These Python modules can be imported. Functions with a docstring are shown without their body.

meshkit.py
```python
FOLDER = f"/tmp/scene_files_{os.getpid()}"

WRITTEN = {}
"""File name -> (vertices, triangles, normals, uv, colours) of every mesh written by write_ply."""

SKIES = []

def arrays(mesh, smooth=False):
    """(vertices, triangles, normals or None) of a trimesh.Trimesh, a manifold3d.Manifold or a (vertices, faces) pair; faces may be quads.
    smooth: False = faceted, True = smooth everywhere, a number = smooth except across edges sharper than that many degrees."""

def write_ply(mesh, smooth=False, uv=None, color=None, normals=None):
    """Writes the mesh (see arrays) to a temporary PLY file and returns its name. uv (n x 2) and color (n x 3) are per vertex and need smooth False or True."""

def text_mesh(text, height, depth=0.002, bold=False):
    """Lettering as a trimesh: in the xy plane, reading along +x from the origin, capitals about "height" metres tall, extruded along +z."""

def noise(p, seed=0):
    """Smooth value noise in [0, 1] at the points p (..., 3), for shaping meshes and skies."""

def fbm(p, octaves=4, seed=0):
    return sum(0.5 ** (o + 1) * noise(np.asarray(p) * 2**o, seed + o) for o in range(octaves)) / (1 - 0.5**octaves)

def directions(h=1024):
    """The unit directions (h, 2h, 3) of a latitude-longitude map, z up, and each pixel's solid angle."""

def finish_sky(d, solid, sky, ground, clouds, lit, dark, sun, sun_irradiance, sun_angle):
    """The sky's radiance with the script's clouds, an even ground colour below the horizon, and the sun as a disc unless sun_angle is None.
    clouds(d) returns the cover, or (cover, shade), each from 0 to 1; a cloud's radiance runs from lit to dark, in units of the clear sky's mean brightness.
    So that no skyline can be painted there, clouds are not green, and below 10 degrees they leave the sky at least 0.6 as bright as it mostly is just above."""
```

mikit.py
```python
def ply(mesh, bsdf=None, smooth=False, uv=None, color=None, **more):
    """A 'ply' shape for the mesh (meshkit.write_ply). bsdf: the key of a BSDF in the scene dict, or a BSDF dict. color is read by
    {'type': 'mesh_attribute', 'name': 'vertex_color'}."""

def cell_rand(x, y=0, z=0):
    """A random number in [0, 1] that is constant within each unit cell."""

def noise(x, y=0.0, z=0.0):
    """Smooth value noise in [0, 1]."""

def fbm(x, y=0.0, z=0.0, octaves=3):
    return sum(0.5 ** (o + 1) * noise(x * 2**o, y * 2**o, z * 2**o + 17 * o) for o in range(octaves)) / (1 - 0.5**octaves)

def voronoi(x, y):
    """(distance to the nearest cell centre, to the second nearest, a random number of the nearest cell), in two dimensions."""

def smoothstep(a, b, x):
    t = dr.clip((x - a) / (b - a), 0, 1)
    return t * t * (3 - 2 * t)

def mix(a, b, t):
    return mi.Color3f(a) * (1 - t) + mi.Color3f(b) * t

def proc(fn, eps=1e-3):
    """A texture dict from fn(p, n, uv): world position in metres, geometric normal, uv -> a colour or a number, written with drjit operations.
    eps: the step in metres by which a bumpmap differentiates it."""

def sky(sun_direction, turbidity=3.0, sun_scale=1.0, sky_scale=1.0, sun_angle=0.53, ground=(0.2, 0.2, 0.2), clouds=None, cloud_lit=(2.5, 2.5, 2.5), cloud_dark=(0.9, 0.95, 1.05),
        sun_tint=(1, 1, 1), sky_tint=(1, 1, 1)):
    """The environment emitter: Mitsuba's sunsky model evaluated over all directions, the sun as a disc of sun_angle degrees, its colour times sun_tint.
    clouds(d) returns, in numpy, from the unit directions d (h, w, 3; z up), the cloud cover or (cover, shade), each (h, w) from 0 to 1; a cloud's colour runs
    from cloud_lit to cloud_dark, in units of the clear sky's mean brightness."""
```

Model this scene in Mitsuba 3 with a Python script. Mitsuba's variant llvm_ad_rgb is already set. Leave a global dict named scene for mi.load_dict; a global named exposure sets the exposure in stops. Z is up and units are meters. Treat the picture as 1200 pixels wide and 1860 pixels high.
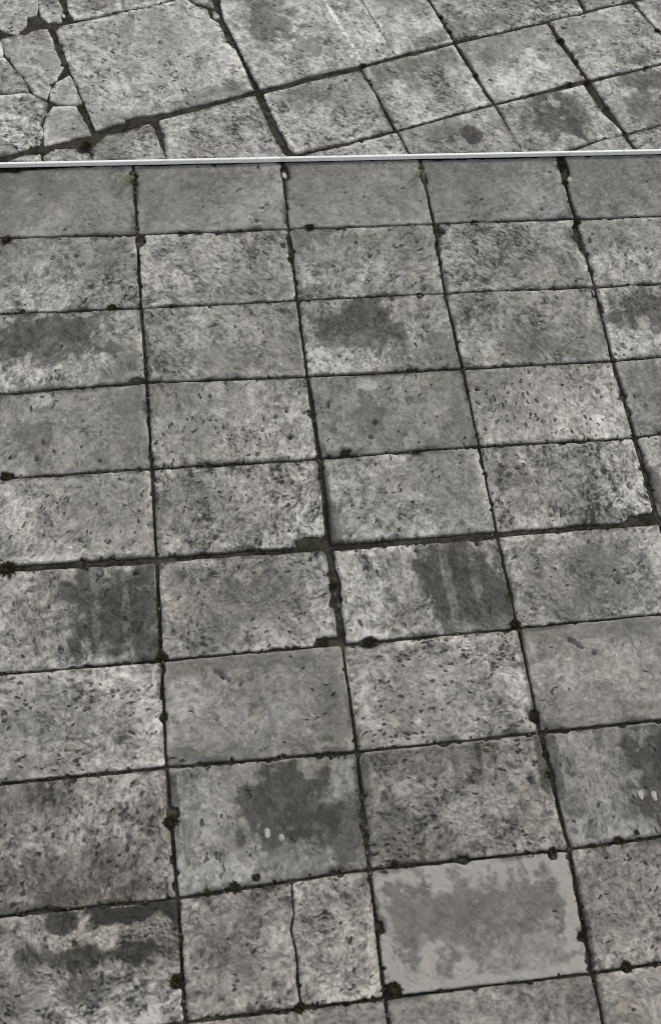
import math, random
import numpy as np
import shapely
from shapely.geometry import Polygon, LineString, Point, box
from shapely import affinity
from scipy.spatial import Delaunay, cKDTree
import trimesh
import drjit as dr
import mitsuba as mi
import mikit, meshkit
from mikit import proc, noise, fbm, voronoi, smoothstep, mix

T = mi.ScalarTransform4f
scene, labels = {}, {}

# ------------------------------------------------------------------ camera, light, exposure
CAM = np.array([0.11012808, -2.57935844, 2.86513642])
LOOK = np.array([0.35840512, -1.66404687, 1.10429479])
UP = np.array([0.06928069, 0.88112105, 0.46778829])
FOCAL = 2011.2                                     # in pixels of the 1200 x 1860 photograph
scene['camera'] = {'type': 'thinlens', 'fov': math.degrees(2 * math.atan(600 / FOCAL)), 'fov_axis': 'x', 'near_clip': 0.05, 'far_clip': 400.0,
                   'aperture_radius': 0.0045, 'focus_distance': 3.95,
                   'to_world': T().look_at(origin=CAM.tolist(), target=LOOK.tolist(), up=UP.tolist())}
scene['sky'] = mikit.sky([0.62, 0.42, 0.62], turbidity=3, sun_scale=0.3, sun_angle=11, sun_tint=(.86, 1.0, 1.22), clouds=lambda d: 1.0,
                         cloud_lit=(.98, 1.02, 1.06), cloud_dark=(0.9, 0.95, 1.0))
exposure = 2.64

F = (LOOK - CAM) / np.linalg.norm(LOOK - CAM)
RX = np.cross(F, UP); RX /= np.linalg.norm(RX)
DN = np.cross(F, RX)


def at(px, py, z=0.0):
    """The point of the level z that the photograph shows at (px, py)."""
    d = F + RX * (px - 600) / FOCAL + DN * (py - 930) / FOCAL
    p = CAM + d * (z - CAM[2]) / d[2]
    return p[:2]


# ------------------------------------------------------------------ slab records, read by the slab material
KB = 7                                             # blotches per slab
HEAD = 13
NP = HEAD + 6 * KB
RECORDS = []                                       # tone, warm, contrast, pits, angle, streak, rim, hx, hy, curl, blotches (cx, cy, rx, ry, strength, softness)


def record(frame, w, h, tone=1.0, warm=0.3, con=1.0, pits=0.1, ang=0.0, streak=0.0, rim=0.2, curl=0.5, blots=()):
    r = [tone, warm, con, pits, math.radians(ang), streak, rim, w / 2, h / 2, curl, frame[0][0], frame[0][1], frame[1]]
    bl = [((u - .5) * w, (.5 - v) * h, ru * w, rv * h, s, so) for (u, v, ru, rv, s, so) in blots][:KB]
    bl += [(0, 0, 1, 1, 0, .5)] * (KB - len(bl))
    for b in bl: r += list(b)
    RECORDS.append(r)
    return len(RECORDS) - 1


TABLE = [None]


def slab_fields(p, uv):                               # uv: the number of the slab, the distance to its edge
    sid = dr.floor(uv.x + .5)
    row = mi.UInt32(dr.clip(sid, 0, len(RECORDS) - 1)) * NP
    g = lambda k: dr.gather(mi.Float, TABLE[0], row + k)
    dx, dy, c0, s0 = p.x - g(10), p.y - g(11), dr.cos(g(12)), dr.sin(g(12))
    lx, ly = dx * c0 + dy * s0, dy * c0 - dx * s0
    sx, sy = lx + sid * 5.13, ly + sid * 3.71
    w1, w2 = noise(sx * 16, sy * 16, 1.5) - .5, noise(sx * 16 + 31, sy * 16 + 7, 4.5) - .5
    v1, v2 = noise(sx * 70, sy * 70, 2.5) - .5, noise(sx * 70 + 11, sy * 70 + 5, 6.5) - .5
    qx, qy = sx + .035 * w1 + .008 * v1, sy + .035 * w2 + .008 * v2
    ca, sa = dr.cos(g(4)), dr.sin(g(4))
    a, b = qx * ca + qy * sa, qy * ca - qx * sa
    return g, sid, lx, ly, sx, sy, qx, qy, a, b


def slab_relief(f):
    g, sid, lx, ly, sx, sy, qx, qy, a, b = f
    strokes = fbm(a * 62, b * 96, 0.5, 3)
    grain = noise(sx * 210, sy * 210, 8.5)
    ridge = dr.abs(noise(a * 58 + 40, b * 74 + 3, 2.5) - .5)
    gate = smoothstep(.42, .66, noise(sx * 20 + 9, sy * 20, 3.5))
    curl = (1 - smoothstep(.0, .06, ridge)) * gate * g(9)
    jx, jy = noise(sx * 110, sy * 110, 1.5) - .5, noise(sx * 110 + 7, sy * 110, 5.5) - .5
    d1, d2, rnd = voronoi(a * 44 + .9 * jx, b * 76 + .9 * jy)
    clump = smoothstep(.4, .72, noise(sx * 13 + 3, sy * 13 + 8, 5.5))
    k = rnd / dr.maximum(g(3) * (.15 + 1.45 * clump), .001)            # below 1 in the cells that hold a pit
    r = .09 + .32 * (1 - dr.clip(k, 0, 1)) * (.6 + .8 * noise(sx * 40, sy * 40, 9.5))
    pit = dr.select(k < 1, mi.Float(1), mi.Float(0)) * (1 - smoothstep(r * .55, r, d1))
    l1, l2, lr = voronoi(a * 17 + 3 + .9 * jx + 1.6 * (strokes - .5), b * 44 + 1.1 * jy)
    kk = lr / dr.maximum(g(3) * .8 * clump, .001)                      # longer torn hollows
    pit = dr.maximum(pit, dr.select(kk < 1, mi.Float(1), mi.Float(0)) * (1 - smoothstep(.08, .26, l1 + .1 * dr.clip(kk, 0, 1))))
    return strokes, grain, curl, pit


def slab_color(p, n, uv):
    f = slab_fields(p, uv)
    g, sid, lx, ly, sx, sy, qx, qy, a, b = f
    strokes, grain, curl, pit = slab_relief(f)
    mid = fbm(qx * 16, qy * 16, 3.5, 3)
    macro = fbm(sx * 4.5, sy * 4.5, 9.5, 2)
    patch = fbm(qx * 36 + 5, qy * 36, 7.5, 3)
    flakes = fbm(qx * 78 + 2, qy * 78 + 8, 4.5, 2)
    scab = smoothstep(.44, .58, fbm(qx * 13 + 21, qy * 13 + 4, 2.5, 4))   # where the pale skin of the slab has worn off
    smear = noise(lx * 30 + sid * 9 + 3 * (mid - .5), ly * 7 + 2 * (mid - .5), 4.5) * .6 + noise(lx * 75 + 4 * (mid - .5), ly * 14 + sid, 1.5) * .4   # dirt drawn along by rain and brooms
    skin = smoothstep(.47, .53, fbm(qx * 19 + 4, qy * 19 + 14, 8.5, 4))
    crumb = noise(qx * 120 + 9, qy * 120 + 4, 6.5)
    val = 1 + 1.15 * g(2) * (.28 * smoothstep(.66, .82, crumb) - .34 * (1 - smoothstep(.2, .36, crumb)) + (smoothstep(.34, .66, strokes) - .5) * .44 + (smear - .5) * .62 + .24 * (skin - .5) + (grain - .5) * .30 + (mid - .5) * .95 + (macro - .5) * .5
                      + (smoothstep(.36, .64, flakes) - .5) * .34 + (scab - .5) * .16)
    # stains and worn patches
    dist = (fbm(qx * 9 + 3, qy * 9 + 9, 1.5, 3) - .5) * 1.5
    torn = (fbm(qx * 25 + 1, qy * 25 + 6, 5.5, 4) - .5) * 2.7 + (noise(lx * 40 + sid * 3, ly * 6 + 2, 7.5) - .5) * 1.3 + (flakes - .5) * .7
    cloud = smoothstep(.47, .66, fbm(sx * 9 + 13, sy * 9, 6.5, 4))
    val *= 1 - .2 * g(2) * cloud
    bloom = mi.Float(0)
    for k in range(KB):
        o = HEAD + 6 * k
        d = dr.sqrt(dr.square((lx - g(o)) / g(o + 2)) + dr.square((ly - g(o + 1)) / g(o + 3))) + dist
        so = g(o + 5) * 1.5
        w = 1 - smoothstep(1 - so, 1 + so, d)
        hw = .1 + .36 * g(o + 5)
        w = smoothstep(.5 - hw, .5 + hw, w + torn * (3.4 * w * (1 - w) + .22 * w))
        q = g(o + 4)
        bloom += dr.maximum(q, 0) * w
        val = dr.select(q < 0, dr.lerp(val, 1 + (val - 1) * .7, w), val) * (1 + dr.select(q < 0, 1.15 * q, 1.2 * q) * w)
    # run-off streaks from the far edge
    t = g(8) - ly
    st = smoothstep(.48, .72, noise(lx * 70 + sid * 7, ly * 5, 3.5)) * (1 - smoothstep(.02, .16, t + .1 * (mid - .5)))
    val *= 1 - .5 * g(5) * st
    # scuffed pale rim, grimy arris, then painted edge highlights
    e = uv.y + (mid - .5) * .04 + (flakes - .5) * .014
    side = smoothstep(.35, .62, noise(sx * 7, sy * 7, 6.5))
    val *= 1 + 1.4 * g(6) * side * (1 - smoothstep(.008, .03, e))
    e2 = uv.y + (patch - .5) * .014
    run = noise(sx * 12 + 2, sy * 12, 2.5)
    val *= 1 - .55 * (1 - smoothstep(.003, .019, e2)) * smoothstep(.46, .68, run)
    val = dr.lerp(val, dr.maximum(val, 1.4), (1 - smoothstep(.001, .0062, e2)) * (1 - smoothstep(.33, .5, run)) * .7)  # thin bright lines of light on the arris, painted into the colour
    # pale flecks of aggregate
    c1, c2, rc = voronoi(sx * 62 + 3 * (mid - .5), sy * 62 + 2 * (patch - .5))
    fleck = dr.select(rc > .93, mi.Float(1), mi.Float(0)) * (1 - smoothstep(.14, .3, c1))
    val *= 1 + .4 * fleck
    val *= (1 - .52 * curl) * (1 - .74 * pit)
    val = dr.clip(val, .16, 2.1) * g(0)
    wm = dr.clip(g(1) + (macro - .5) * .7, 0, 1)
    col = mix((.2465, .2450, .2395), (.262, .247, .229), wm) * val
    col *= mix((1, 1, 1), (.98, 1.0, 1.03), dr.clip(bloom * 1.6, 0, 1))
    rust = smoothstep(.58, .8, fbm(qx * 8 + 19, qy * 8, 5.5, 2)) * g(1)
    return dr.clip(mix(col, col * mi.Color3f(1.02, .985, .93), rust), .012, .8)


def slab_height(p, n, uv):
    f = slab_fields(p, uv)
    g, sid, lx, ly, sx, sy, qx, qy, a, b = f
    strokes, grain, curl, pit = slab_relief(f)
    flakes = fbm(qx * 78 + 2, qy * 78 + 8, 4.5, 2)
    scab = smoothstep(.44, .58, fbm(qx * 13 + 21, qy * 13 + 4, 2.5, 4))
    rough = .35 + .65 * g(2)
    return rough * (strokes * .0030 + smoothstep(.36, .64, strokes) * .0010 + smoothstep(.38, .62, flakes) * .0016 - scab * .0010) + grain * .0008 - curl * .0022 - pit * .0045


def soil_color(p, n, uv):
    m = fbm(p.x * 30, p.y * 30, 1.5, 3)
    gr = noise(p.x * 190, p.y * 190, 2.5)
    c = mix((.022, .020, .017), (.078, .072, .063), smoothstep(.3, .75, m * .6 + gr * .4))
    moss = smoothstep(.55, .72, fbm(p.x * 5 + 7, p.y * 5, 3.5, 3))
    return mix(c, mi.Color3f(.034, .036, .020) * (.6 + .8 * gr), moss * .7)


def soil_height(p, n, uv): return fbm(p.x * 120, p.y * 120, 1.5, 3) * .005


def moss_color(p, n, uv):
    m = noise(p.x * 160, p.y * 160, p.z * 160)
    k = fbm(p.x * 3.1, p.y * 3.1, 8.5, 2)
    return mix((.018, .015, .011), mix((.078, .062, .042), (.072, .072, .036), smoothstep(.45, .7, k)), m)


def grit_color(p, n, uv):
    k = cell_rand3(p)
    return mix((.018, .016, .012), mix((.07, .058, .042), (.16, .155, .145), smoothstep(.86, .9, k)), k)


def cell_rand3(p): return mikit.cell_rand(p.x * 140, p.y * 140, 3)


def blade_color(p, n, uv):
    return mix((.10, .11, .06), (.30, .29, .22), noise(p.x * 60, p.y * 60, p.z * 60))


def strip_color(p, n, uv):
    m = fbm(p.x * 12, p.y * 60, p.z * 200, 3)
    s = smoothstep(.62, .8, fbm(p.x * 45, p.y * 45, p.z * 90, 3))
    return mix((.86, .87, .88), (.90, .905, .91), m) * (1 - .22 * s)


def pale_color(p, n, uv):
    return mix((.30, .29, .27), (.50, .49, .46), fbm(p.x * 150, p.y * 150, p.z * 150, 2))


scene['slab_look'] = {'type': 'bumpmap', 'arbitrary': proc(slab_height, eps=1.2e-3), 'scale': 1.0,
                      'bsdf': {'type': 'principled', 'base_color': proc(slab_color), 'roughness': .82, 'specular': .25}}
scene['soil_look'] = {'type': 'bumpmap', 'arbitrary': proc(soil_height), 'scale': 1.0,
                      'bsdf': {'type': 'diffuse', 'reflectance': proc(soil_color)}}
scene['moss_look'] = {'type': 'twosided', 'bsdf': {'type': 'diffuse', 'reflectance': proc(moss_color)}}
scene['grit_look'] = {'type': 'diffuse', 'reflectance': proc(grit_color)}
scene['blade_look'] = {'type': 'twosided', 'bsdf': {'type': 'diffuse', 'reflectance': proc(blade_color)}}
scene['strip_look'] = {'type': 'principled', 'base_color': proc(strip_color), 'roughness': .45, 'specular': .4}
scene['pale_look'] = {'type': 'diffuse', 'reflectance': proc(pale_color)}


# ------------------------------------------------------------------ helpers
def key_of(name):
    if name not in scene: return name
    i = 1
    while f'{name}_{i:03d}' in scene: i += 1
    return f'{name}_{i:03d}'


def add(name, mesh, look, label=None, category=None, group=None, kind=None, **kw):
    k = key_of(name)
    scene[k] = mikit.ply(mesh, look, **kw)
    rec = {a: b for a, b in (('label', label), ('category', category), ('group', group), ('kind', kind)) if b}
    if rec: labels[k] = rec
    return k


def n3(x, y, s, seed=0, octaves=3):
    return meshkit.fbm(np.stack([np.asarray(x) * s, np.asarray(y) * s, np.full(np.shape(x), seed * 1.37 + .5)], -1), octaves, seed)


def resample(ring, step):
    n = max(8, int(ring.length / step))
    return np.array([ring.interpolate(i / n, normalized=True).coords[0] for i in range(n)]) if n < 12 else \
        shapely.get_coordinates(shapely.line_interpolate_point(ring, np.arange(n) / n, normalized=True))


def ragged(poly, seed, amp, bites, rng, step=.0028, rnd=.006):
    """The slab outline with worn corners, an uneven arris and bitten-out spots."""
    poly = poly.buffer(-rnd, join_style=2).buffer(rnd, join_style=1, quad_segs=4)
    if poly.is_empty: return None
    if poly.geom_type != 'Polygon': poly = max(poly.geoms, key=lambda q: q.area)
    pts = resample(poly.exterior, step)
    t = np.roll(pts, -1, 0) - np.roll(pts, 1, 0)
    nrm = np.stack([t[:, 1], -t[:, 0]], 1) / (np.linalg.norm(t, axis=1, keepdims=True) + 1e-12)
    if not poly.exterior.is_ccw: nrm = -nrm
    d = (n3(pts[:, 0], pts[:, 1], 55, seed) - .5) * amp * 2.4 + (n3(pts[:, 0], pts[:, 1], 12, seed + 3) - .5) * amp * 2.0
    d -= np.clip(n3(pts[:, 0], pts[:, 1], 30, seed + 7) - .62, 0, 1) * amp * 22
    pts = pts + nrm * np.minimum(d, .0025)[:, None]
    out = Polygon(pts).buffer(0)
    for _ in range(bites):
        c = out.exterior.interpolate(rng.random(), normalized=True) if out.geom_type == 'Polygon' else None
        if c is None: break
        out = out.difference(blob((c.x, c.y), rng.uniform(.004, .010), rng.uniform(.003, .006), rng.uniform(0, 180), rng.randrange(999)))
        if out.geom_type != 'Polygon': out = max(out.geoms, key=lambda q: q.area)
    return out


def blob(c, rx, ry, rot, seed):
    a = np.linspace(0, 2 * np.pi, 28, endpoint=False)
    r = 1 + (n3(np.cos(a) * 1.2 + seed, np.sin(a) * 1.2, 1.3, seed % 50) - .5) * 1.3
    p = Polygon(np.stack([np.cos(a) * rx * r, np.sin(a) * ry * r], 1)).buffer(0)
    return affinity.translate(affinity.rotate(p, rot, origin=(0, 0)), c[0], c[1])


def slab_mesh(poly, z, seed, tilt, wear, fine, holes=()):
    """A worn slab: top surface with waves, rounded arris, hollows; sides down to the bed."""
    if fine: st, sp, insets = .0028, .0048, (.0012, .0030, .0058)
    else: st, sp, insets = .008, .016, (.003,)
    bd = resample(poly.exterior, st)
    pts = [bd]
    for q in insets:
        inn = poly.buffer(-q)
        for gq in getattr(inn, 'geoms', [inn]):
            if not gq.is_empty and gq.exterior.length > .02: pts.append(resample(gq.exterior, st * 1.15))
    x0, y0, x1, y1 = poly.bounds
    gx, gy = np.meshgrid(np.arange(x0, x1, sp), np.arange(y0, y1, sp))
    rs = np.random.RandomState(seed)
    gx = gx + rs.uniform(-.25, .25, gx.shape) * sp; gy = gy + rs.uniform(-.25, .25, gy.shape) * sp
    inn = poly.buffer(-(insets[-1] + sp * .55))
    ok = shapely.contains_xy(inn, gx.ravel(), gy.ravel())
    pts.append(np.stack([gx.ravel()[ok], gy.ravel()[ok]], 1))
    p = np.vstack(pts)
    tri = Delaunay(p).simplices
    cen = p[tri].mean(1)
    tri = tri[shapely.contains_xy(poly, cen[:, 0], cen[:, 1])]
    a, b, c = p[tri[:, 0]], p[tri[:, 1]], p[tri[:, 2]]
    ar = (b[:, 0] - a[:, 0]) * (c[:, 1] - a[:, 1]) - (b[:, 1] - a[:, 1]) * (c[:, 0] - a[:, 0])
    tri[ar < 0] = tri[ar < 0][:, ::-1]
    e = cKDTree(resample(poly.exterior, .0014)).query(p)[0]
    e[:len(bd)] = 0
    X, Y = p[:, 0], p[:, 1]
    m = p.mean(0)
    h = z + tilt[0] * (X - m[0]) + tilt[1] * (Y - m[1]) + (n3(X, Y, 9, seed % 40) - .5) * .006 + (n3(X, Y, 45, seed % 37 + 2) - .5) * .0028 * wear
    rr = np.clip(.0038 + wear * np.clip(n3(X, Y, 14, seed % 31 + 5) - .38, 0, 1) * .034, .003, .016)
    k = np.clip(1 - e / rr, 0, 1)
    h -= (1 - np.sqrt(np.clip(1 - k * k, 0, 1))) * rr * .62
    for (hx, hy, r, d) in holes:
        q = np.hypot(X - hx, Y - hy) / r * (1 + (n3(X, Y, 120, seed % 29) - .5) * .9)
        h -= d * np.clip(2.2 - q * q * 2.2, 0, 1)
    nb = len(bd)
    low = np.c_[bd, np.full(nb, z - .022)]
    v = np.vstack([np.c_[p, h], low])
    i = np.arange(nb); j = (i + 1) % nb
    ccw = poly.exterior.is_ccw
    o = len(p)
    w = np.vstack([np.c_[i, o + i, o + j], np.c_[i, o + j, j]])
    if ccw: pass
    else: w = w[:, ::-1]
    return v, np.vstack([tri, w]), np.r_[e, np.zeros(nb)]


STRIP_A, STRIP_B = at(0, 306), at(1200, 281)       # the foot of the white strip's face
SD = (STRIP_B - STRIP_A) / np.linalg.norm(STRIP_B - STRIP_A)
SN = np.array([-SD[1], SD[0]])
far = lambda o, d: Polygon([STRIP_A - SD * 9 + SN * o, STRIP_B + SD * 9 + SN * o, STRIP_B + SD * 9 + SN * (o + d), STRIP_A - SD * 9 + SN * (o + d)])
NEAR_SIDE, FAR_SIDE = far(.004, -12), far(.007, 12)
LIFT = .020                                        # the far paving lies this much higher
rng = random.Random(11)
FRAME = Polygon([at(-40, -40), at(1240, -40), at(1240, 1900), at(-40, 1900)])


def put_slab(parent, poly, z, rec, seed, amp=.0016, bites=3, wear=1.0, holes=(), label=None, rnd=.006):
    poly = ragged(poly, seed % 900, amp, bites, rng, rnd=rnd)
    if poly is None or poly.is_empty: return
    if poly.geom_type != 'Polygon': poly = max(poly.geoms, key=lambda q: q.area)
    if poly.area < .0004: return
    poly = Polygon(poly.exterior).simplify(.0004)
    fine = poly.intersects(FRAME)
    tilt = (rng.uniform(-.006, .006), rng.uniform(-.008, .008))
    v, f, e = slab_mesh(poly, z + rng.uniform(-.0016, .0016), seed, tilt, wear, fine, holes)
    uv = np.stack([np.full(len(v), float(rec)), e], 1)
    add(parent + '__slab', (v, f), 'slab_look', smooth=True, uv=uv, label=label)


def bed(name, poly_bounds, z, step, seed, label, clip=None):
    x0, y0, x1, y1 = poly_bounds
    nx, ny = int((x1 - x0) / step), int((y1 - y0) / step)
    X, Y = np.meshgrid(np.linspace(x0, x1, nx), np.linspace(y0, y1, ny))
    Z = z + (n3(X, Y, 8, seed) - .5) * .006 + (n3(X, Y, 40, seed + 1) - .5) * .004
    if clip is not None:
        s = (X - STRIP_A[0]) * SN[0] + (Y - STRIP_A[1]) * SN[1]
        X = X + SN[0] * np.maximum(0, clip - s); Y = Y + SN[1] * np.maximum(0, clip - s)
    v = np.stack([X, Y, Z], -1).reshape(-1, 3)
    i, j = np.meshgrid(np.arange(nx - 1), np.arange(ny - 1))
    q = (j * nx + i).ravel()
    f = np.stack([q, q + 1, q + nx + 1, q + nx], 1)
    add(name, (v, f), 'soil_look', smooth=True, label=label, kind='structure')


# ------------------------------------------------------------------ the setting: ground far around, the two beds
gv = np.array([[-150, -150, -.030], [150, -150, -.030], [150, 150, -.030], [-150, 150, -.030]], float)
add('ground', (gv, np.array([[0, 1, 2], [0, 2, 3]])), 'soil_look', label='dark bare earth around and under the paving', kind='structure')
bed('pavement', (-2.2, -3.5, 4.1, .42), -.0105, .011, 3, 'weathered grey paving of wide rectangular slabs in straight rows, nearer the viewer')
bed('patio', (-2.4, .1, 4.2, 2.4), LIFT - .008, .011, 8, 'weathered grey paving laid askew beyond the white strip, with square slabs and a broken corner', clip=.012)

# ------------------------------------------------------------------ near paving: nodes of the joints
NODE = {(0, 0): (249, 426), (1, 0): (524, 415), (2, 0): (788, 406), (3, 0): (1045, 397),
        (0, 1): (256, 559), (1, 1): (540, 545), (2, 1): (808, 532), (3, 1): (1080, 520),
        (0, 2): (266, 694), (1, 2): (558, 683), (2, 2): (840, 669), (3, 2): (1113, 655),
        (0, 3): (275, 851), (1, 3): (581, 833), (2, 3): (870, 810), (3, 3): (1153, 794),
        (0, 4): (284, 1016), (1, 4): (598, 994), (2, 4): (903, 970), (3, 4): (1197, 947),
        (0, 5): (293, 1200), (1, 5): (622, 1170), (2, 5): (941, 1141),
        (0, 6): (302, 1394), (1, 6): (648, 1366), (2, 6): (981, 1331),
        (0, 7): (322, 1632), (1, 7): (671, 1580), (2, 7): (1034, 1543),
        (0, 8): (336, 1858), (1, 8): (698, 1814), (2, 8): (1076, 1769)}
NODE = {k: at(*v) for k, v in NODE.items()}
TOP = {0: at(242, 306), 1: at(512, 300), 2: at(763, 292), 3: at(1015, 287)}
LEFT = {0: 431, 1: 569, 2: 714, 3: 869, 4: 1033, 5: 1225, 6: 1424, 7: 1665}
RIGHT = {0: 390, 1: 514, 2: 647, 3: 788, 4: 946, 5: 1115, 6: 1308, 7: 1521, 8: 1750}
SX, SY = .5, .3013
for i, c in TOP.items(): NODE[(i, -1)] = NODE[(i, 0)] + (c - NODE[(i, 0)]) * 1.12
for j in range(-1, 11):
    for i in range(-4, 9):
        if (i, j) not in NODE:
            p = np.array([SX * i, -SY * j])
            src = LEFT if i < 0 else RIGHT
            if j in src:
                e = at(0 if i < 0 else 1200, src[j])
                cand = [k for k in range(4) if (k, j) in NODE]
                q = NODE[(min(cand) if i < 0 else max(cand), j)]
                if abs(e[0] - q[0]) < .02: q = NODE[(max(cand) - 1, j)]
                p[1] = q[1] + (e[1] - q[1]) * (p[0] - q[0]) / (e[0] - q[0])
            NODE[(i, j)] = p

# half widths of joints: rows by line j (and column), columns by line i (and row)
RW = lambda j, col: {(4, 0): .011, (4, 1): .009, (4, 2): .011, (4, 3): .009, (4, 4): .008, (2, 1): .0045, (2, 2): .005, (2, 3): .0048, (6, 0): .005,
                     (6, 1): .0042, (6, 3): .0042, (1, 1): .0028, (1, 3): .0028, (0, 1): .0032, (8, 1): .0042}.get((j, col), .0036)
CW = lambda i, row: {(1, 5): .0115, (1, 4): .0078, (1, 3): .0066, (3, 4): .0075, (3, 3): .0062, (0, 5): .0052, (2, 0): .0046, (3, 0): .0055, (0, 0): .0042, (1, 2): .0046,
                     (2, 2): .0052, (2, 7): .0058, (2, 8): .0056, (0, 7): .0048, (0, 8): .0048, (1, 7): .005, (1, 8): .0044, (0, 1): .0046, (0, 2): .0048}.get((i, row), .0038)

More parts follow.
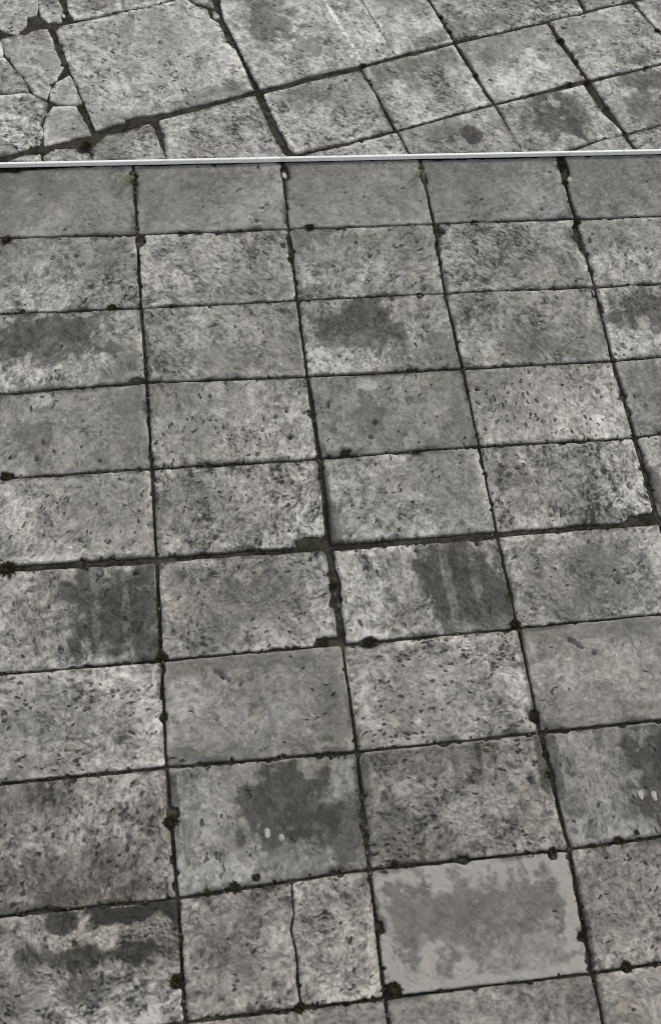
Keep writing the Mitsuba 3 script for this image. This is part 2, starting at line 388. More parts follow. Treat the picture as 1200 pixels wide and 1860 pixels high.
# looks of the near slabs by (row, odd column): blotches are (u, v, ru, rv, strength, softness), u to the right, v towards the viewer
LOOKS = {
    (0, 0): dict(tone=.78, con=.55, pits=.03, rim=.15, curl=.3, ang=35, blots=[(.25, .4, .07, .1, .28, .4), (.7, .9, .4, .2, .12, .6), (.15, .2, .3, .4, -.12, .6)]),
    (0, 1): dict(tone=.84, con=.6, pits=.03, rim=.15, curl=.3, ang=35, blots=[(.3, .3, .35, .4, -.16, .7), (.8, .75, .3, .35, .14, .6)]),
    (1, 0): dict(tone=1.0, con=1.0, pits=.07, rim=.25, curl=.7, ang=50, blots=[(.12, .2, .25, .3, -.18, .6), (.2, .65, .3, .35, .16, .6), (.7, .25, .3, .25, -.1, .6)]),
    (1, 1): dict(tone=1.02, con=1.1, pits=.05, rim=.25, curl=.9, ang=-40, blots=[(.7, .8, .35, .3, -.1, .6), (.1, .4, .15, .5, .12, .6)]),
    (2, 0): dict(tone=1.0, con=1.0, pits=.05, rim=.3, curl=.5, ang=80, blots=[(.45, .36, .36, .32, -.56, .5), (.44, .5, .16, .1, .25, .6), (.28, .8, .24, .18, .45, .6), (.74, .5, .09, .3, .34, .4), (.9, .8, .2, .3, -.25, .5), (.05, .6, .07, .4, .25, .5)]),
    (2, 1): dict(tone=.96, con=.95, pits=.05, rim=.25, curl=.7, ang=-55, blots=[(.3, .4, .05, .12, .35, .4), (.35, .15, .04, .1, .4, .4), (.45, .75, .2, .2, -.2, .5), (.85, .75, .2, .3, -.1, .6), (.1, .7, .14, .3, .14, .5)]),
    (3, 0): dict(tone=.82, con=.65, pits=.06, rim=.2, curl=.4, ang=70, blots=[(.08, .8, .2, .3, .2, .6), (.33, .55, .1, .16, -.3, .4), (.36, .12, .05, .08, .5, .4), (.62, .45, .3, .4, .08, .6), (.9, .3, .12, .5, -.1, .6)]),
    (3, 1): dict(tone=1.24, warm=.4, con=.85, pits=.22, rim=.2, curl=.6, ang=80, blots=[(.12, .12, .3, .25, -.22, .6), (.86, .65, .14, .3, .16, .5), (.3, .6, .2, .25, -.14, .6), (.5, .3, .1, .25, -.14, .5)]),
    (4, 0): dict(tone=1.1, con=.85, pits=.12, rim=.35, curl=.6, ang=55, blots=[(.02, .4, .03, .6, -.3, .6), (.16, .45, .16, .45, .2, .5), (.03, .8, .05, .4, -.45, .4), (.75, .5, .28, .4, -.14, .6), (.55, .85, .3, .15, .12, .5)]),
    (4, 1): dict(tone=1.12, con=1.35, pits=.16, rim=.25, curl=.8, ang=65, blots=[(.12, .45, .16, .45, -.22, .6), (.86, .75, .13, .25, .2, .4), (.5, .5, .16, .3, -.12, .5)]),
    (5, 0): dict(tone=1.02, con=.95, pits=.07, rim=.5, curl=.5, ang=85, blots=[(.75, .5, .27, .55, -.60, .5), (.15, .5, .12, .5, .25, .5), (.66, .4, .025, .42, .7, .6), (.82, .4, .022, .34, .6, .6), (.52, .7, .04, .1, .5, .3), (.6, .93, .3, .06, .3, .4)]),
    (5, 1): dict(tone=.94, con=1.05, pits=.1, rim=.35, curl=.7, ang=30, blots=[(.91, .5, .07, .5, .34, .4), (.42, .6, .3, .3, -.2, .6), (.6, .35, .16, .14, -.2, .5), (.12, .4, .13, .3, .12, .6)]),
    (6, 0): dict(tone=1.24, warm=.3, con=1.0, pits=.3, rim=.2, curl=.6, ang=10, blots=[(.75, .15, .25, .15, .16, .5), (.2, .9, .4, .12, -.14, .5), (.45, .5, .25, .3, -.1, .6), (.92, .5, .08, .4, .14, .5)]),
    (6, 1): dict(tone=.88, warm=.4, con=.6, pits=.05, rim=.25, curl=.35, ang=15, blots=[(.4, .55, .35, .3, .2, .7), (.35, 1.0, .45, .1, -.34, .9), (.12, .45, .1, .2, .2, .5), (.5, .06, .5, .1, -.2, .5), (.92, .5, .1, .4, -.14, .6)]),
    (7, 0): dict(tone=.9, warm=.5, con=1.05, pits=.16, rim=.25, curl=.8, ang=5, streak=1.0, blots=[(.35, .12, .3, .14, -.25, .5), (.4, .55, .3, .3, .12, .6), (.12, .75, .12, .25, -.25, .5), (.97, .2, .035, .3, -.6, .5), (.02, .5, .04, .5, -.3, .5)]),
    (7, 1): dict(tone=.9, warm=.2, con=.7, pits=.05, rim=.25, curl=.3, ang=85, streak=.5, blots=[(.62, .42, .24, .4, -.58, .5), (.85, .65, .16, .3, -.45, .6), (.14, .9, .25, .14, .34, .5), (.02, .2, .04, .28, -.5, .5), (.55, .5, .04, .25, .3, .6), (.2, .35, .14, .25, .18, .6)]),
    (8, 0): dict(tone=.70, warm=.6, con=.34, pits=.01, rim=.4, curl=.1, ang=0, blots=[(.5, -.02, .5, .16, .8, 1.0), (.15, .98, .22, .22, .8, 1.0), (.74, .98, .28, .28, .7, 1.0), (.0, .5, .05, .5, .6, 1.0), (1.0, .5, .06, .55, .75, 1.0), (.45, .15, .25, .08, .35, 1.0)]),
    (8, 1): dict(tone=1.0, warm=.6, con=1.15, pits=.13, rim=.35, curl=.8, ang=20, blots=[(.2, .35, .3, .4, -.12, .6), (.75, .55, .2, .5, .1, .6), (.6, .06, .05, .08, .35, .4)]),
    (9, 0): dict(tone=.9, warm=.6, con=.7, pits=.06, rim=.2, curl=.5, ang=0, blots=[(.4, .2, .3, .2, .1, .5)]),
    (9, 1): dict(tone=.96, warm=.6, con=.8, pits=.08, rim=.2, curl=.5, ang=0, blots=[(.4, .2, .3, .2, .1, .5)]),
}
LOOKS['dark_corner'] = dict(tone=1.02, warm=.45, con=1.3, pits=.14, rim=.15, curl=.9, ang=0, blots=[(.8, .06, .26, .1, -.78, .5), (.45, .1, .14, .09, -.68, .6), (.64, .4, .3, .1, -.66, .6), (.3, .36, .16, .1, -.5, .7), (.56, .66, .1, .1, -.5, .6), (.75, .8, .3, .16, .4, .5), (.12, .6, .2, .3, -.25, .6)])
LOOKS['brown_mottle'] = dict(tone=.88, warm=.7, con=1.2, pits=.1, rim=.2, curl=.6, ang=60, streak=.7, blots=[(.5, .75, .4, .18, -.28, .5), (.6, .35, .3, .2, .2, .5), (.85, .12, .1, .14, .3, .4), (.15, .2, .3, .2, -.2, .5), (.62, .95, .4, .08, -.35, .4)])
SLAB_LABELS = {(2, 2): 'slab with a dark ring-shaped stain and pale crescent', (5, 2): 'slab half covered by a dark streaky stain', (5, 0): 'slab with a dark streaky stain near the left edge of the photo',
               (7, 1): 'slab with a dark cloudy stain and two white flecks', (8, 2): 'smooth slab with a pale bluish border', (3, 1): 'pale cream slab full of small pits', (6, 2): 'pale speckled slab full of small pits',
               (8, 0): 'slab with a dark blotchy far side and white blotches'}

CHIPS = [(256, 437, 9, 8), (796, 420, 9, 9), (250, 690, 15, 7), (561, 983, 24, 10), (590, 985, 9, 22), (1168, 941, 30, 9), (608, 1060, 9, 34), (607, 1095, 11, 12), (627, 823, 9, 6), (12, 866, 11, 7),
         (567, 752, 8, 6), (1132, 720, 8, 6), (310, 1480, 10, 18), (1000, 1405, 8, 16), (527, 450, 5, 30), (1050, 430, 6, 26), (590, 1163, 18, 7), (672, 1166, 20, 7), (294, 1195, 10, 8), (936, 1135, 9, 9),
         (297, 1305, 7, 9), (970, 1300, 9, 12), (318, 1785, 9, 13), (714, 1797, 13, 11), (1137, 1757, 9, 10), (545, 1832, 8, 9), (690, 1688, 6, 7), (1056, 1700, 6, 8), (1004, 1556, 8, 6), (240, 320, 6, 14), (770, 320, 6, 14), (1022, 300, 9, 24), (516, 312, 7, 14)]
CHIP_SHAPES = []
for q, (px, py, rx, ry) in enumerate(CHIPS):
    c, ex, ey = at(px, py), at(px + rx, py), at(px, py + ry)
    CHIP_SHAPES.append(blob(c, np.linalg.norm(ex - c), np.linalg.norm(ey - c), 0, q * 7 + 3))
CHIP_ALL = shapely.union_all(CHIP_SHAPES)
# single deep hollows, by pixel and radius in pixels
HOLES = [(138 + 0, 464, 4), (117, 466, 4), (238, 464, 4), (670, 464, 4), (985, 765, 4), (475, 780, 4), (527, 793, 5), (519, 745, 4), (77, 803, 5), (65, 833, 4), (679, 768, 5), (673, 795, 4), (866, 706, 5), (945, 690, 4), (1083, 712, 4), (990, 738, 4),
         (391, 1222, 4), (399, 1226, 5), (407, 1231, 4), (414, 1236, 3), (435, 1243, 4), (1033, 1163, 4), (1040, 1167, 5), (1048, 1172, 4), (1055, 1177, 3), (1078, 1185, 4), (245, 1040, 6), (866, 988, 6), (230, 1520, 4), (362, 1730, 5), (962, 1420, 6), (983, 379, 4), (987, 358, 3), (465, 401, 4), (474, 377, 3), (1162, 850, 4), (938, 850, 4)]
HOLES = [(*at(x, y), r * .0018, .010) for x, y, r in HOLES]

for row in range(0, 11):
    for col in range(-3, 9):
        a, b, c, d = (NODE[(i, j)] for i, j in ((col - 1, row - 1), (col, row - 1), (col, row), (col - 1, row)))
        quad = Polygon([a, b, c, d])
        cen = (a + b + c + d) / 4
        top, bot, lef, rig = RW(row - 1, col), RW(row, col), CW(col - 1, row), CW(col, row)
        for p0, p1, w in ((a, b, top), (c, d, bot), (d, a, lef), (b, c, rig)):
            quad = quad.difference(LineString([p0 + (p0 - p1) * .2, p1 + (p1 - p0) * .2]).buffer(w, cap_style=2))
            if quad.geom_type != 'Polygon': quad = max(quad.geoms, key=lambda q: q.area)
        quad = quad.intersection(NEAR_SIDE)
        look = LOOKS.get((row, col % 2), LOOKS[(9, col % 2)])
        if (row, col) == (8, 0): look = LOOKS['dark_corner']
        if (row, col) == (7, 0): look = LOOKS['brown_mottle']
        look = dict(look)
        look['tone'] = look['tone'] * rng.uniform(.94, 1.05) * (1.0 if row < 6 else .95 if row < 7 else .91)  # nearest rows darker: vignette falloff painted into the slab tone
        look['warm'] = min(1, look.get('warm', .3) + .05 * row)
        ang = math.atan2(*((b + c - a - d)[::-1]))
        w, h = np.linalg.norm((b + c - a - d) / 2), np.linalg.norm((a + b - c - d) / 2)
        rec = record((cen, ang), w, h, **look)
        if quad.intersects(FRAME): quad = quad.difference(CHIP_ALL)
        if quad.is_empty: continue
        pieces = [quad]
        if (row, col) == (8, 1):                       # this slab has cracked in two
            cr = [(528, 1590), (530, 1625), (533, 1660), (528, 1690), (536, 1720), (540, 1750), (541, 1790), (546, 1828), (547, 1850)]
            quad = quad.difference(LineString([at(*q) for q in cr]).buffer(.0024))
            pieces = [g_ for g_ in getattr(quad, 'geoms', [quad]) if g_.area > .002]
        for q in pieces:
            if q.geom_type != 'Polygon': q = max(q.geoms, key=lambda t: t.area)
            put_slab('pavement', q, 0.0, rec, 1000 + row * 37 + col * 11 + 5 * (q is not pieces[0]), amp=.0017 if row < 7 else .0021, bites=rng.randint(2, 6),
                     wear=rng.uniform(.5, 1.2), holes=[h_ for h_ in HOLES if q.contains(Point(h_[:2]))], label=SLAB_LABELS.get((row, col)))

# ------------------------------------------------------------------ far paving: slabs and fragments, laid about 16 degrees askew
U = lambda *pts: Polygon([at(x, y, LIFT) for x, y in pts]).buffer(0)
q4 = lambda *pts: [(x / 4, y / 4) for x, y in pts]
FAR = [
    ('big', U((103, 55), (110, 46), (217, 24), (230, 20), (285, 8), (337, -4), (352, 8), (375, 15), (380, 31), (395, 40), (405, 60), (410, 75), (425, 88), (440, 117), (450, 142), (459, 161), (375, 185), (300, 201), (262, 207),
              (226, 213), (222, 222), (207, 225), (175, 234), (160, 195), (147, 172), (132, 135), (121, 100), (109, 75)),
     dict(tone=1.59, con=.85, pits=.2, rim=.3, curl=.6, ang=-62, blots=[(.6, .35, .3, .3, -.1, .6), (.78, .94, .2, .08, -.35, .4), (.15, .9, .12, .1, -.2, .5), (.9, .35, .1, .3, .1, .5)])),
    ('big', U((395, -30), (402, 6), (408, 30), (430, 73), (445, 104), (460, 134), (474, 158), (600, 128), (716, 99), (700, 72), (680, 40), (652, -4), (640, -30)),
     dict(tone=1.57, con=.85, pits=.12, rim=.3, curl=.6, ang=-62, blots=[(.3, .5, .17, .22, -.52, .7), (.85, .3, .1, .08, -.6, .3), (.42, .72, .1, .1, -.3, .4), (.8, .7, .15, .2, .14, .5), (.74, .6, .011, .42, .4, .5), (.82, .6, .007, .3, .35, .5)])),
    ('big', U((648, -30), (656, -4), (684, 40), (704, 72), (719, 98), (820, 73), (795, 33), (770, -6), (756, -30)),
     dict(tone=1.39, con=.95, pits=.06, rim=.3, curl=.6, ang=-62, streak=.6, blots=[(.5, .2, .4, .3, -.12, .6), (.7, .92, .3, .08, -.4, .4), (.5, .7, .3, .2, .14, .5)])),
    ('small', U((765, -30), (784, 0), (806, 34), (827, 69), (900, 57), (1056, 19), (1042, -8), (1030, -30)),
     dict(tone=1.20, con=1.4, pits=.08, rim=.2, curl=1.0, ang=-30, blots=[(.55, .4, .4, .4, -.15, .6), (.2, .85, .2, .15, -.2, .5)])),
    ('small', U((1040, -30), (1066, 15), (1142, -2), (1128, -30)), dict(tone=1.12, con=.7, pits=.04, ang=-30)),
    ('small', U((291, 217), (380, 195), (462, 174), (472, 197), (490, 240), (519, 283), (532, 312), (316, 330), (305, 290)), dict(tone=1.22, con=1.1, pits=.06, rim=.25, curl=.9, ang=-50, blots=[(.45, .9, .3, .2, -.14, .6)])),
    ('small', U((480, 170), (652, 127), (675, 162), (695, 204), (711, 234), (600, 263), (533, 277), (520, 254), (500, 214)), dict(tone=1.30, con=1.1, pits=.06, rim=.35, curl=.9, ang=-50, blots=[(.35, .2, .25, .16, -.24, .5), (.8, .3, .2, .3, -.1, .6)])),
    ('small', U((660, 122), (822, 82), (850, 124), (860, 143), (891, 186), (872, 191), (722, 232), (700, 194)), dict(tone=1.24, con=1.0, pits=.05, rim=.35, curl=.7, ang=-55, streak=.6, blots=[(.5, .15, .45, .16, -.3, .5), (.85, .65, .14, .25, .2, .5), (.4, .4, .06, .1, -.3, .4), (.2, .6, .2, .25, .1, .6)])),
    ('small', U((832, 79), (992, 42), (1010, 72), (1050, 127), (1061, 142), (1027, 149), (900, 184)), dict(tone=1.30, con=.75, pits=.05, rim=.3, curl=.5, ang=-45, blots=[(.4, .15, .4, .2, -.25, .6), (.62, .5, .12, .4, .24, .5), (.3, .75, .2, .2, .22, .5), (.2, .35, .06, .1, -.35, .3), (.72, .5, .03, .06, -.4, .3)])),
    ('small', U((1001, 38), (1146, 5), (1174, 37), (1200, 66), (1228, 106), (1200, 112), (1071, 140)), dict(tone=1.41, con=.9, pits=.08, rim=.2, curl=.6, ang=-30, blots=[(.62, .88, .12, .1, -.35, .4), (.2, .15, .3, .2, -.15, .6)])),
    ('small', U((1155, 3), (1290, -30), (1370, 70), (1238, 103)), dict(tone=1.22, con=.9, pits=.06)),
    ('small', U((536, 286), (600, 271), (719, 241), (740, 277), (752, 300), (544, 318)), dict(tone=1.37, con=.9, pits=.1, rim=.3, curl=.6, ang=-30)),
    ('small', U((727, 239), (872, 200), (896, 193), (914, 222), (945, 272), (958, 292), (760, 304), (746, 276)), dict(tone=1.07, con=.8, pits=.05, rim=.2, curl=.5, ang=-55, blots=[(.62, .42, .09, .2, -.62, .3), (.68, .1, .06, .08, .45, .3), (.4, .25, .2, .12, -.2, .5), (.85, .5, .14, .4, .2, .5)])),
    ('small', U((904, 191), (1059, 154), (1075, 178), (1095, 205), (1124, 234), (1129, 242), (1095, 249), (1025, 272), (990, 282), (960, 290), (926, 232)), dict(tone=1.22, con=.95, pits=.04, rim=.3, curl=.5, ang=-62, blots=[(.42, .42, .26, .36, -.55, .6), (.7, .42, .12, .4, -.5, .6), (.12, .2, .14, .2, .2, .5), (.85, .6, .14, .4, .15, .5)])),
    ('small', U((1077, 149), (1200, 119), (1238, 110), (1300, 200), (1200, 225), (1138, 239)), dict(tone=1.20, con=1.0, pits=.06, rim=.3, curl=.7, ang=-40, blots=[(.55, .2, .22, .2, -.52, .5), (.3, .5, .22, .22, -.42, .6), (.45, .8, .25, .2, -.25, .5), (.15, .2, .12, .2, .22, .5)])),
    ('small', U((1030, 279), (1095, 255), (1130, 246), (1153, 275), (1165, 292), (1000, 300)), dict(tone=1.27, con=.8, pits=.1)),
    ('small', U((1141, 246), (1200, 229), (1302, 206), (1350, 280), (1175, 292)), dict(tone=1.37, con=.9, pits=.2)),
    # left: the slabs that have broken up
    ('bit', U(*q4((-160, -160), (255, -120), (264, 30), (250, 100), (190, 115), (180, 180), (110, 237), (50, 220), (-30, 178), (-200, 200))), dict(tone=1.37, con=.9, pits=.12)),
    ('bit', U(*q4((276, -60), (300, 100), (355, 148), (437, 148), (448, 60), (415, 0), (390, -60))), dict(tone=1.41, con=.9, pits=.06)),
    ('bit', U(*q4((480, -60), (500, 60), (538, 130), (640, 115), (870, 68), (874, -60))), dict(tone=1.39, con=.9, pits=.08, blots=[(.5, .5, .3, .3, -.25, .5)])),
    ('bit', U(*q4((886, -60), (892, 64), (1180, 4), (1330, -60))), dict(tone=1.16, con=.9, pits=.06)),
    ('bit', U(*q4((14, 283), (335, 208), (366, 250), (386, 345), (436, 450), (450, 480), (405, 574), (345, 596), (304, 563), (264, 497), (172, 480), (118, 478), (46, 390))), dict(tone=1.27, con=.7, pits=.05, rim=.2, curl=.3, blots=[(.7, .6, .2, .2, -.1, .6)])),
    ('bit', U(*q4((122, 496), (165, 492), (250, 508), (285, 570), (335, 616), (360, 632), (336, 688), (330, 704), (244, 668), (190, 578))), dict(tone=1.30, con=.7, pits=.05)),
    ('bit', U(*q4((416, 594), (498, 550), (527, 590), (556, 680), (584, 742), (540, 758), (424, 744), (370, 718), (380, 652))), dict(tone=1.51, con=.7, pits=.05)),
    ('bit', U(*q4((388, 772), (543, 772), (588, 850), (636, 930), (650, 970), (332, 1044), (326, 1000), (322, 900), (350, 830))), dict(tone=1.20, con=.6, pits=.02, rim=.1)),
    ('bit', U(*q4((-120, 420), (28, 424), (88, 494), (126, 532), (174, 602), (192, 650), (120, 654), (60, 672), (-120, 655))), dict(tone=1.20, con=1.0, pits=.06, curl=1)),
    ('bit', U(*q4((-140, 692), (60, 690), (120, 684), (205, 676), (334, 748), (324, 830), (292, 890), (302, 990), (272, 1040), (130, 1088), (126, 1060), (90, 1045), (0, 1035), (-140, 1060))), dict(tone=1.39, con=1.25, pits=.14, curl=.9, blots=[(.4, .15, .3, .2, -.2, .5), (.6, .7, .3, .2, .15, .5)])),
    ('bit', U(*q4((-140, 1072), (0, 1046), (80, 1055), (116, 1092), (20, 1118), (-140, 1150))), dict(tone=1.27, con=.8, pits=.05)),
    ('bit', U(*q4((-140, 290), (2, 296), (10, 345), (6, 396), (-140, 400))), dict(tone=1.34, con=.8, pits=.05)),
    ('bit', U(*q4((-200, 1300), (-200, 1230), (60, 1172), (150, 1132), (280, 1122), (312, 1240), (330, 1300))), dict(tone=1.30, con=1.0, pits=.08)),
    ('bit', U(*q4((322, 1136), (400, 1088), (545, 1084), (572, 1122), (636, 1114), (690, 1210), (720, 1300), (360, 1300))), dict(tone=1.10, con=1.2, pits=.1, curl=1)),
    ('small', U(*q4((652, 1090), (700, 1040), (790, 978), (895, 962), (1080, 900), (1104, 918), (1150, 1030), (1196, 1140), (1260, 1300), (740, 1300), (694, 1200))), dict(tone=1.05, con=1.2, pits=.06, rim=.2, curl=1, ang=-30, blots=[(.3, .4, .3, .3, -.2, .5), (.7, .6, .2, .3, .1, .5)])),
]
TH = math.radians(15.9)
taken = []


def far_slab(poly, look, seed, kind):
    poly = poly.intersection(FAR_SIDE)
    if poly.is_empty: return
    for g_ in getattr(poly, 'geoms', [poly]):
        if g_.geom_type != 'Polygon' or g_.area < .0005: continue
        rot = affinity.rotate(g_, -math.degrees(TH), origin=(0, 0))
        x0, y0, x1, y1 = rot.bounds
        c = affinity.rotate(Point((x0 + x1) / 2, (y0 + y1) / 2), math.degrees(TH), origin=(0, 0))
        look = dict(look); look.setdefault('warm', .12)
        if kind == 'bit': look['rim'] = .45
        rec = record(((c.x, c.y), TH), x1 - x0, y1 - y0, **look)
        put_slab('patio', g_, LIFT, rec, seed, amp=.0016 if kind != 'bit' else .0022, rnd=.006 if kind != 'bit' else .0016, bites=3 if kind != 'bit' else 1, wear=rng.uniform(.6, 1.2))


for q, (kind, poly, look) in enumerate(FAR):
    poly = poly.buffer({'bit': .0058, 'small': .005, 'big': .005}[kind], join_style=2)
    taken.append(poly)
    far_slab(poly, look, 4000 + q * 13, kind)
occupied = shapely.union_all(taken).buffer(.008)
ORG = at(660, 122, LIFT)
for j in range(-6, 8):                                # the paving goes on outside the picture
    for i in range(-9, 11):
        cell = affinity.translate(affinity.rotate(box(i * .408 + .004, j * .358 + .004, i * .408 + .404, j * .358 + .354), math.degrees(TH), origin=(0, 0)), ORG[0], ORG[1])
        cell = cell.intersection(box(-2.3, 0, 4.1, 2.3)).difference(occupied)
        for g_ in getattr(cell, 'geoms', [cell]):
            if g_.geom_type == 'Polygon' and g_.area > .012 and g_.buffer(-.03).area > .001:
                far_slab(g_.buffer(-.012).buffer(.012), dict(tone=rng.uniform(.92, 1.15), con=.9, pits=.08), 6000 + j * 31 + i, 'small')

# ------------------------------------------------------------------ the white edging strip
prof = np.array([(.0085, LIFT + .0012), (.0015, LIFT + .0012), (.0004, LIFT + .0004), (0, LIFT - .001), (0, .0055), (.0005, .0045), (.002, .004), (.0085, .004)])   # (towards the far side, height)
n = 260
ts = np.linspace(-2.2, 4.6, n)
V = []
for k, t in enumerate(ts):
    o = (meshkit.fbm(np.array([t * 3.0, .5, .5]), 2, 4) - .5) * .0009
    for (d, z) in prof: V.append([*(STRIP_A + SD * t + SN * (d + o)), z + o * .4])
V = np.array(V); m = len(prof); Fq = []
for k in range(n - 1):
    for e in range(m):
        a_, b_ = k * m + e, k * m + (e + 1) % m
        Fq.append([a_, b_, b_ + m, a_ + m])
strip = trimesh.Trimesh(V, np.vstack([np.array(Fq)[:, [0, 1, 2]], np.array(Fq)[:, [0, 2, 3]]]), process=False)
strip.fix_normals()
add('edging_strip', strip, 'strip_look', smooth=35, label='long thin white edging strip between the straight paving and the askew paving', category='edging strip')


# ------------------------------------------------------------------ moss, weeds and stone chips in the joints
def moss_mesh(c, r, z, seed, rng_, leaves):
    s = trimesh.creation.icosphere(subdivisions=3, radius=1.0)
    v = np.array(s.vertices)
    k = 1 + (meshkit.fbm(v * 1.6 + seed, 3, seed % 50) - .5) * 1.3 + (meshkit.fbm(v * 5 + seed, 2, seed % 41) - .5) * .6
    v = v * k[:, None] * np.array([r, r * .7, r * .4]) * .48
    v[:, 2] = np.maximum(v[:, 2], -.003)
    vs, fs = [v], [np.array(s.faces)]
    o = len(v)
    for _ in range(leaves):
        a = rng_.uniform(0, 2 * math.pi); el = rng_.uniform(.05, 1.2)
        L = r * rng_.uniform(.5, 1.45); w = L * rng_.uniform(.07, .16)
        base = np.array([math.cos(a) * r * .45 * rng_.random(), math.sin(a) * r * .4 * rng_.random(), r * .2])
        d = np.array([math.cos(a) * math.cos(el), math.sin(a) * math.cos(el), math.sin(el) * .8])
        sd = np.array([-math.sin(a), math.cos(a), rng_.uniform(-.4, .4)])
        p = np.array([base, base + d * L * .5 + sd * w, base + d * L + np.array([0, 0, -L * .25]), base + d * L * .5 - sd * w])
        p[:, 2] = np.maximum(p[:, 2], .001)
        vs.append(p); fs.append(np.array([[0, 1, 2], [0, 2, 3]]) + o); o += 4
    v = np.vstack(vs) + np.array([c[0], c[1], z])
    return v, np.vstack(fs)


def blades_mesh(c, z, aims, r, rng_):
    vs, fs, o = [], [], 0
    for ang, L in aims:
        w = .0011
        base = np.array([c[0] + rng_.uniform(-1, 1) * r, c[1] + rng_.uniform(-1, 1) * r, z])
        d = np.array([math.cos(ang), math.sin(ang)]); sdv = np.array([-d[1], d[0]])
        pts = []
        for k in range(6):
            t = k / 5
            q = base[:2] + d * L * t * .95 + sdv * .12 * L * t * t
            hz = z + L * .35 * math.sin(min(1, t * 1.15) * math.pi * .8) + .002
            ww = w * (1 - t * .85)
            pts += [[*(q + sdv * ww), hz], [*(q - sdv * ww), hz + .0006]]
        vs.append(np.array(pts))
        for k in range(5): fs.append(np.array([[0, 1, 3], [0, 3, 2]]) + o + 2 * k)
        o += 12
    return np.vstack(vs), np.vstack(fs)


ORD = ['first', 'second', 'third', 'fourth', 'fifth', 'sixth', 'seventh', 'eighth', 'ninth']
# (px, py, radius in px, where, extra word)
ROWJ = {0: [(12, 435, 13), (330, 424, 10), (563, 413, 13), (861, 405, 11)], 1: [(42, 563, 7), (204, 559, 12), (310, 554, 6), (763, 536, 11), (861, 531, 7), (468, 550, 4), (1006, 525, 5), (1140, 516, 6)],
        2: [(678, 679, 5), (780, 671, 6)], 3: [(9, 864, 9), (627, 824, 8), (1196, 782, 6)], 4: [(14, 1034, 17)], 5: [(293, 1192, 11), (588, 1168, 10), (672, 1166, 11), (936, 1133, 11), (6, 1226, 8)],
        6: [(377, 1394, 7), (556, 1376, 5), (1052, 1326, 7)], 7: [(376, 1621, 7), (425, 1612, 11), (466, 1594, 8), (717, 1570, 8), (1003, 1546, 8), (1078, 1537, 6), (1124, 1528, 10), (1156, 1512, 6), (105, 1652, 6)],
        8: [(545, 1832, 10), (716, 1796, 13), (797, 1798, 5), (1138, 1757, 10)]}
COLJ = [(527, 470, 8, 'moss clump in the middle upright joint, between the first and second long joints'), (1048, 402, 10, 'brown moss clump where the rightmost upright joint crosses the first long joint'),
        (792, 418, 7, 'moss clump in a chipped slab corner just below the first long joint'), (297, 1302, 8, 'moss clump in the left upright joint beside the pale speckled slab'),
        (970, 1303, 9, 'dark moss clump at the worn near right corner of the pale speckled slab'), (311, 1492, 13, 'brown moss clump in the left upright joint beside the cloudy dark stained slab'),
        (994, 1408, 9, 'dark moss clump in the right upright joint just below the sixth long joint'), (320, 1785, 12, 'dark moss clump in the upright joint left of the cracked slab'),
        (690, 1690, 7, 'small moss clump in the upright joint left of the smooth pale bordered slab'), (1056, 1702, 8, 'small moss clump in the upright joint right of the smooth pale bordered slab'),
        (242, 318, 10, 'moss clump at the foot of the white strip, in the leftmost upright joint'), (766, 304, 8, 'moss clump at the foot of the white strip, second upright joint from right'),
        (1020, 300, 13, 'green moss clump at the foot of the white strip, in the rightmost upright joint'), (1027, 330, 9, 'green moss clump hanging below the strip in the rightmost upright joint, second one down'),
        (606, 1062, 9, 'dark moss clump in the widest upright joint, left of the dark streaky slab')]
FARJ = [(1018, 73, 11, 'round green moss clump in a slanting joint of the far paving, near the top right'), (1193, 55, 10, 'dark moss clump at the right edge of the picture in the far paving'),
        (863, 136, 9, 'moss clump halfway along a slanting joint in the middle of the far paving'), (800, 30, 8, 'moss clump in the slanting joint at the picture top, upper of two'),
        (816, 56, 8, 'moss clump in the slanting joint near the picture top, lower of two'), (660, 118, 9, 'moss clump on the upper long joint of the far paving, at mid width'),
        (872, 193, 5, 'moss ball on the lower long joint of the far paving, leftmost of three'), (926, 182, 7, 'moss ball on the lower long joint of the far paving, middle of three'),
        (968, 171, 6, 'moss ball on the lower long joint of the far paving, rightmost of three'), (1035, 151, 8, 'ragged dark moss clump left of a crossing in the far paving'),
        (1066, 148, 9, 'dark moss clump on the crossing of two joints in the far paving, on the right'), (1056, 132, 7, 'dark moss clump just above the crossing of two joints in the far paving'),
        (1048, 110, 7, 'dark moss clump halfway along the slanting joint at the right of the far paving'), (1101, 195, 7, 'dark moss clump on the slanting joint right of the dark stained far slab'),
        (1132, 241, 7, 'moss clump on the lowest joint crossing above the white strip, at right'), (1099, 250, 6, 'small moss clump beside a white stone chip above the strip'),
        (158, 262, 13, 'olive green moss clump in the wide joint below the broken slabs'), (1093, 139, 4, 'tiny moss ball right of the crossing in the far paving'), (741, 97, 7, 'dark moss clump on the long joint below the scratched pale slab')]
mr = random.Random(5)


def moss(px, py, r, z, label, name='moss_clump'):
    c = at(px, py, z + .002)
    add(name, moss_mesh(c, r * .00122, z - .003, int(px * 7 + py), mr, 36 if r < 8 else 90), 'moss_look', label=label, category='moss', group='moss clumps growing in the joints', smooth=False)


def nth(k, n_):
    if n_ == 1: return 'at the left edge'
    return 'leftmost one' if k == 0 else 'rightmost one' if k == n_ - 1 else f'{ORD[k]} from left'


for j, lst in ROWJ.items():
    lst = sorted(lst)
    for k, (px, py, r) in enumerate(lst):
        moss(px, py, r, 0.0, f'{"small " if r < 7 else ""}moss clump on the {ORD[j]} long joint below the white strip, {nth(k, len(lst))}')
for px, py, r, lab in COLJ: moss(px, py, r, 0.0, lab)
for px, py, r, lab in FARJ: moss(px, py, r, LIFT, lab)

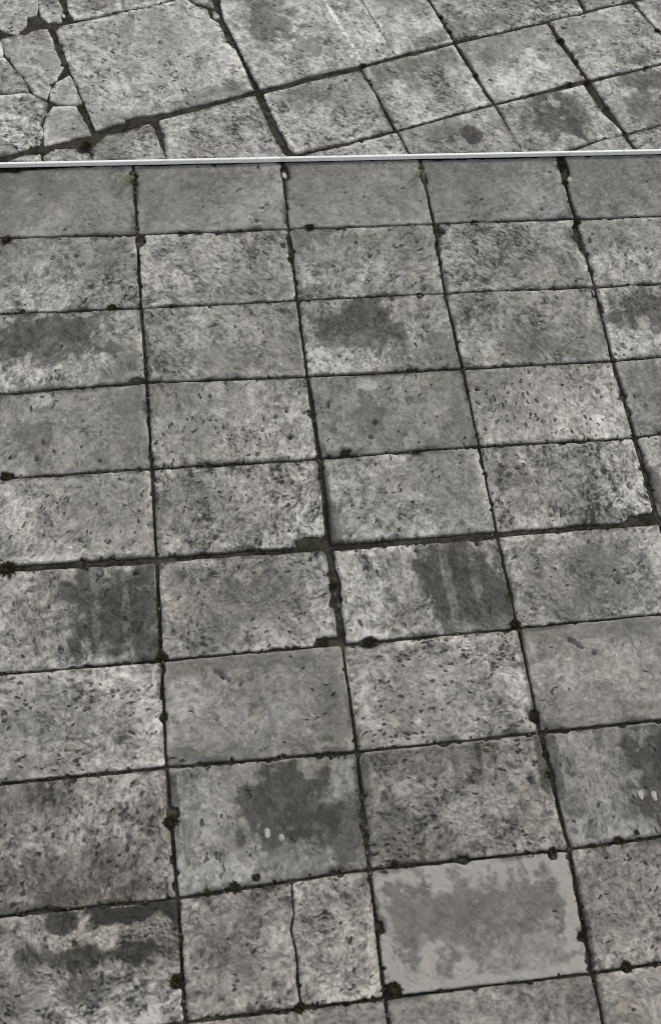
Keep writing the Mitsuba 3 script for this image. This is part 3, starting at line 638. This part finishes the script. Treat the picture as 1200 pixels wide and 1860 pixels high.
for px, py, lab in ((242, 322, 'wispy dry grass tuft in the leftmost upright joint just below the white strip'), (766, 312, 'wispy dry grass tuft below the white strip, right of the picture centre')):
    c = at(px, py, .004)
    aims = [(math.radians(mr.uniform(205, 262)), mr.uniform(.04, .105)) for _ in range(16)] + [(math.radians(mr.uniform(60, 120)), mr.uniform(.02, .035)) for _ in range(3)]
    add('grass_tuft', blades_mesh(c, .003, aims, .006, mr), 'blade_look', label=lab, category='grass', group='grass tufts in the joints')

for px, py, r, z, lab in ((516, 318, 6, 0, 'pale flat stone chip in the joint just below the white strip'), (1034, 326, 6, 0, 'pale stone chip beside green moss below the white strip'),
                          (1099, 257, 5, LIFT, 'white stone chip with moss just above the strip at the right'), (115, 28, 5, LIFT, 'pale stone chip in the joint at the top left of the picture'),
                          (485, 1513, 6, 0, 'larger white chip on the cloudy dark stained slab'), (512, 1522, 5, 0, 'smaller white chip on the cloudy dark stained slab'),
                          (1163, 1443, 6, 0, 'white chip on the dark slab at the right edge, left one of two'), (1188, 1447, 6, 0, 'white chip on the dark slab at the right edge, right one of two')):
    s = trimesh.creation.icosphere(subdivisions=2, radius=1.0)
    v = np.array(s.vertices)
    v = v * (1 + (meshkit.fbm(v * 1.3 + px, 2, 3) - .5) * 1.1)[:, None] * np.array([r * .0013, r * .0021, r * .0006])
    c = at(px, py, z)
    add('stone_chip', (v + np.array([*c, z - .001]), s.faces), 'pale_look', label=lab, category='stone', smooth=40)


def grit(name, pts, zs, sizes, seed, label):
    """Loose grains, one mesh: each a small uneven lump."""
    rs = np.random.RandomState(seed)
    o = np.array([[1, 0, 0], [-1, 0, 0], [0, 1, 0], [0, -1, 0], [0, 0, 1], [0, 0, -1]], float)
    f = np.array([[0, 2, 4], [2, 1, 4], [1, 3, 4], [3, 0, 4], [2, 0, 5], [1, 2, 5], [3, 1, 5], [0, 3, 5]])
    n_ = len(pts)
    v = o[None] * rs.uniform(.55, 1.4, (n_, 6, 3)) * sizes[:, None, None] + rs.uniform(-.25, .25, (n_, 6, 3)) * sizes[:, None, None]
    a = rs.uniform(0, 6.3, n_); c, s_ = np.cos(a)[:, None], np.sin(a)[:, None]
    v = np.stack([v[..., 0] * c - v[..., 1] * s_, v[..., 0] * s_ + v[..., 1] * c, v[..., 2] * .6], -1)
    v += np.c_[pts, zs][:, None]
    ff = (f[None] + 6 * np.arange(n_)[:, None, None]).reshape(-1, 3)
    add(name, (v.reshape(-1, 3), ff), 'grit_look', label=label, kind='stuff')


gr = np.random.RandomState(21)
lines = []
for j in range(0, 9):
    for i in range(-1, 4): lines.append((NODE[(i, j)], NODE[(i + 1, j)], 0.0))
for i in range(0, 4):
    for j in range(-1, 9): lines.append((NODE[(i, j)], NODE[(i, j + 1)], 0.0))
for poly in taken[:17]:
    r_ = np.array(poly.exterior.coords)
    for k in range(len(r_) - 1): lines.append((r_[k], r_[k + 1], LIFT))
for nm, lv, seed in (('pavement__grit', 0.0, 3), ('patio__grit', LIFT, 4)):
    P, Z, S = [], [], []
    for a_, b_, l_ in lines:
        if l_ != lv: continue
        L = np.linalg.norm(b_ - a_); k = int(L * 230)
        if not k: continue
        t = gr.rand(k)
        q = a_ + (b_ - a_) * t[:, None]
        keep = n3(q[:, 0], q[:, 1], 9, 5) > gr.uniform(.38, .62, k)   # gathered in drifts
        q = q[keep] + gr.normal(0, .0052, (keep.sum(), 2))
        if lv > 0: q = q[(q - STRIP_A) @ SN > .012]
        else: q = q[(q - STRIP_A) @ SN < -.004]
        P.append(q); S.append(gr.uniform(.0012, .0042, len(q)) ** 1.0); Z.append(lv - .0015 + gr.uniform(-.004, .002, len(q)))
    grit(nm, np.vstack(P), np.concatenate(Z), np.concatenate(S), seed, 'dark crumbs of dirt and grit scattered along the joints')

TABLE[0] = mi.Float(np.array(RECORDS, np.float32).ravel())
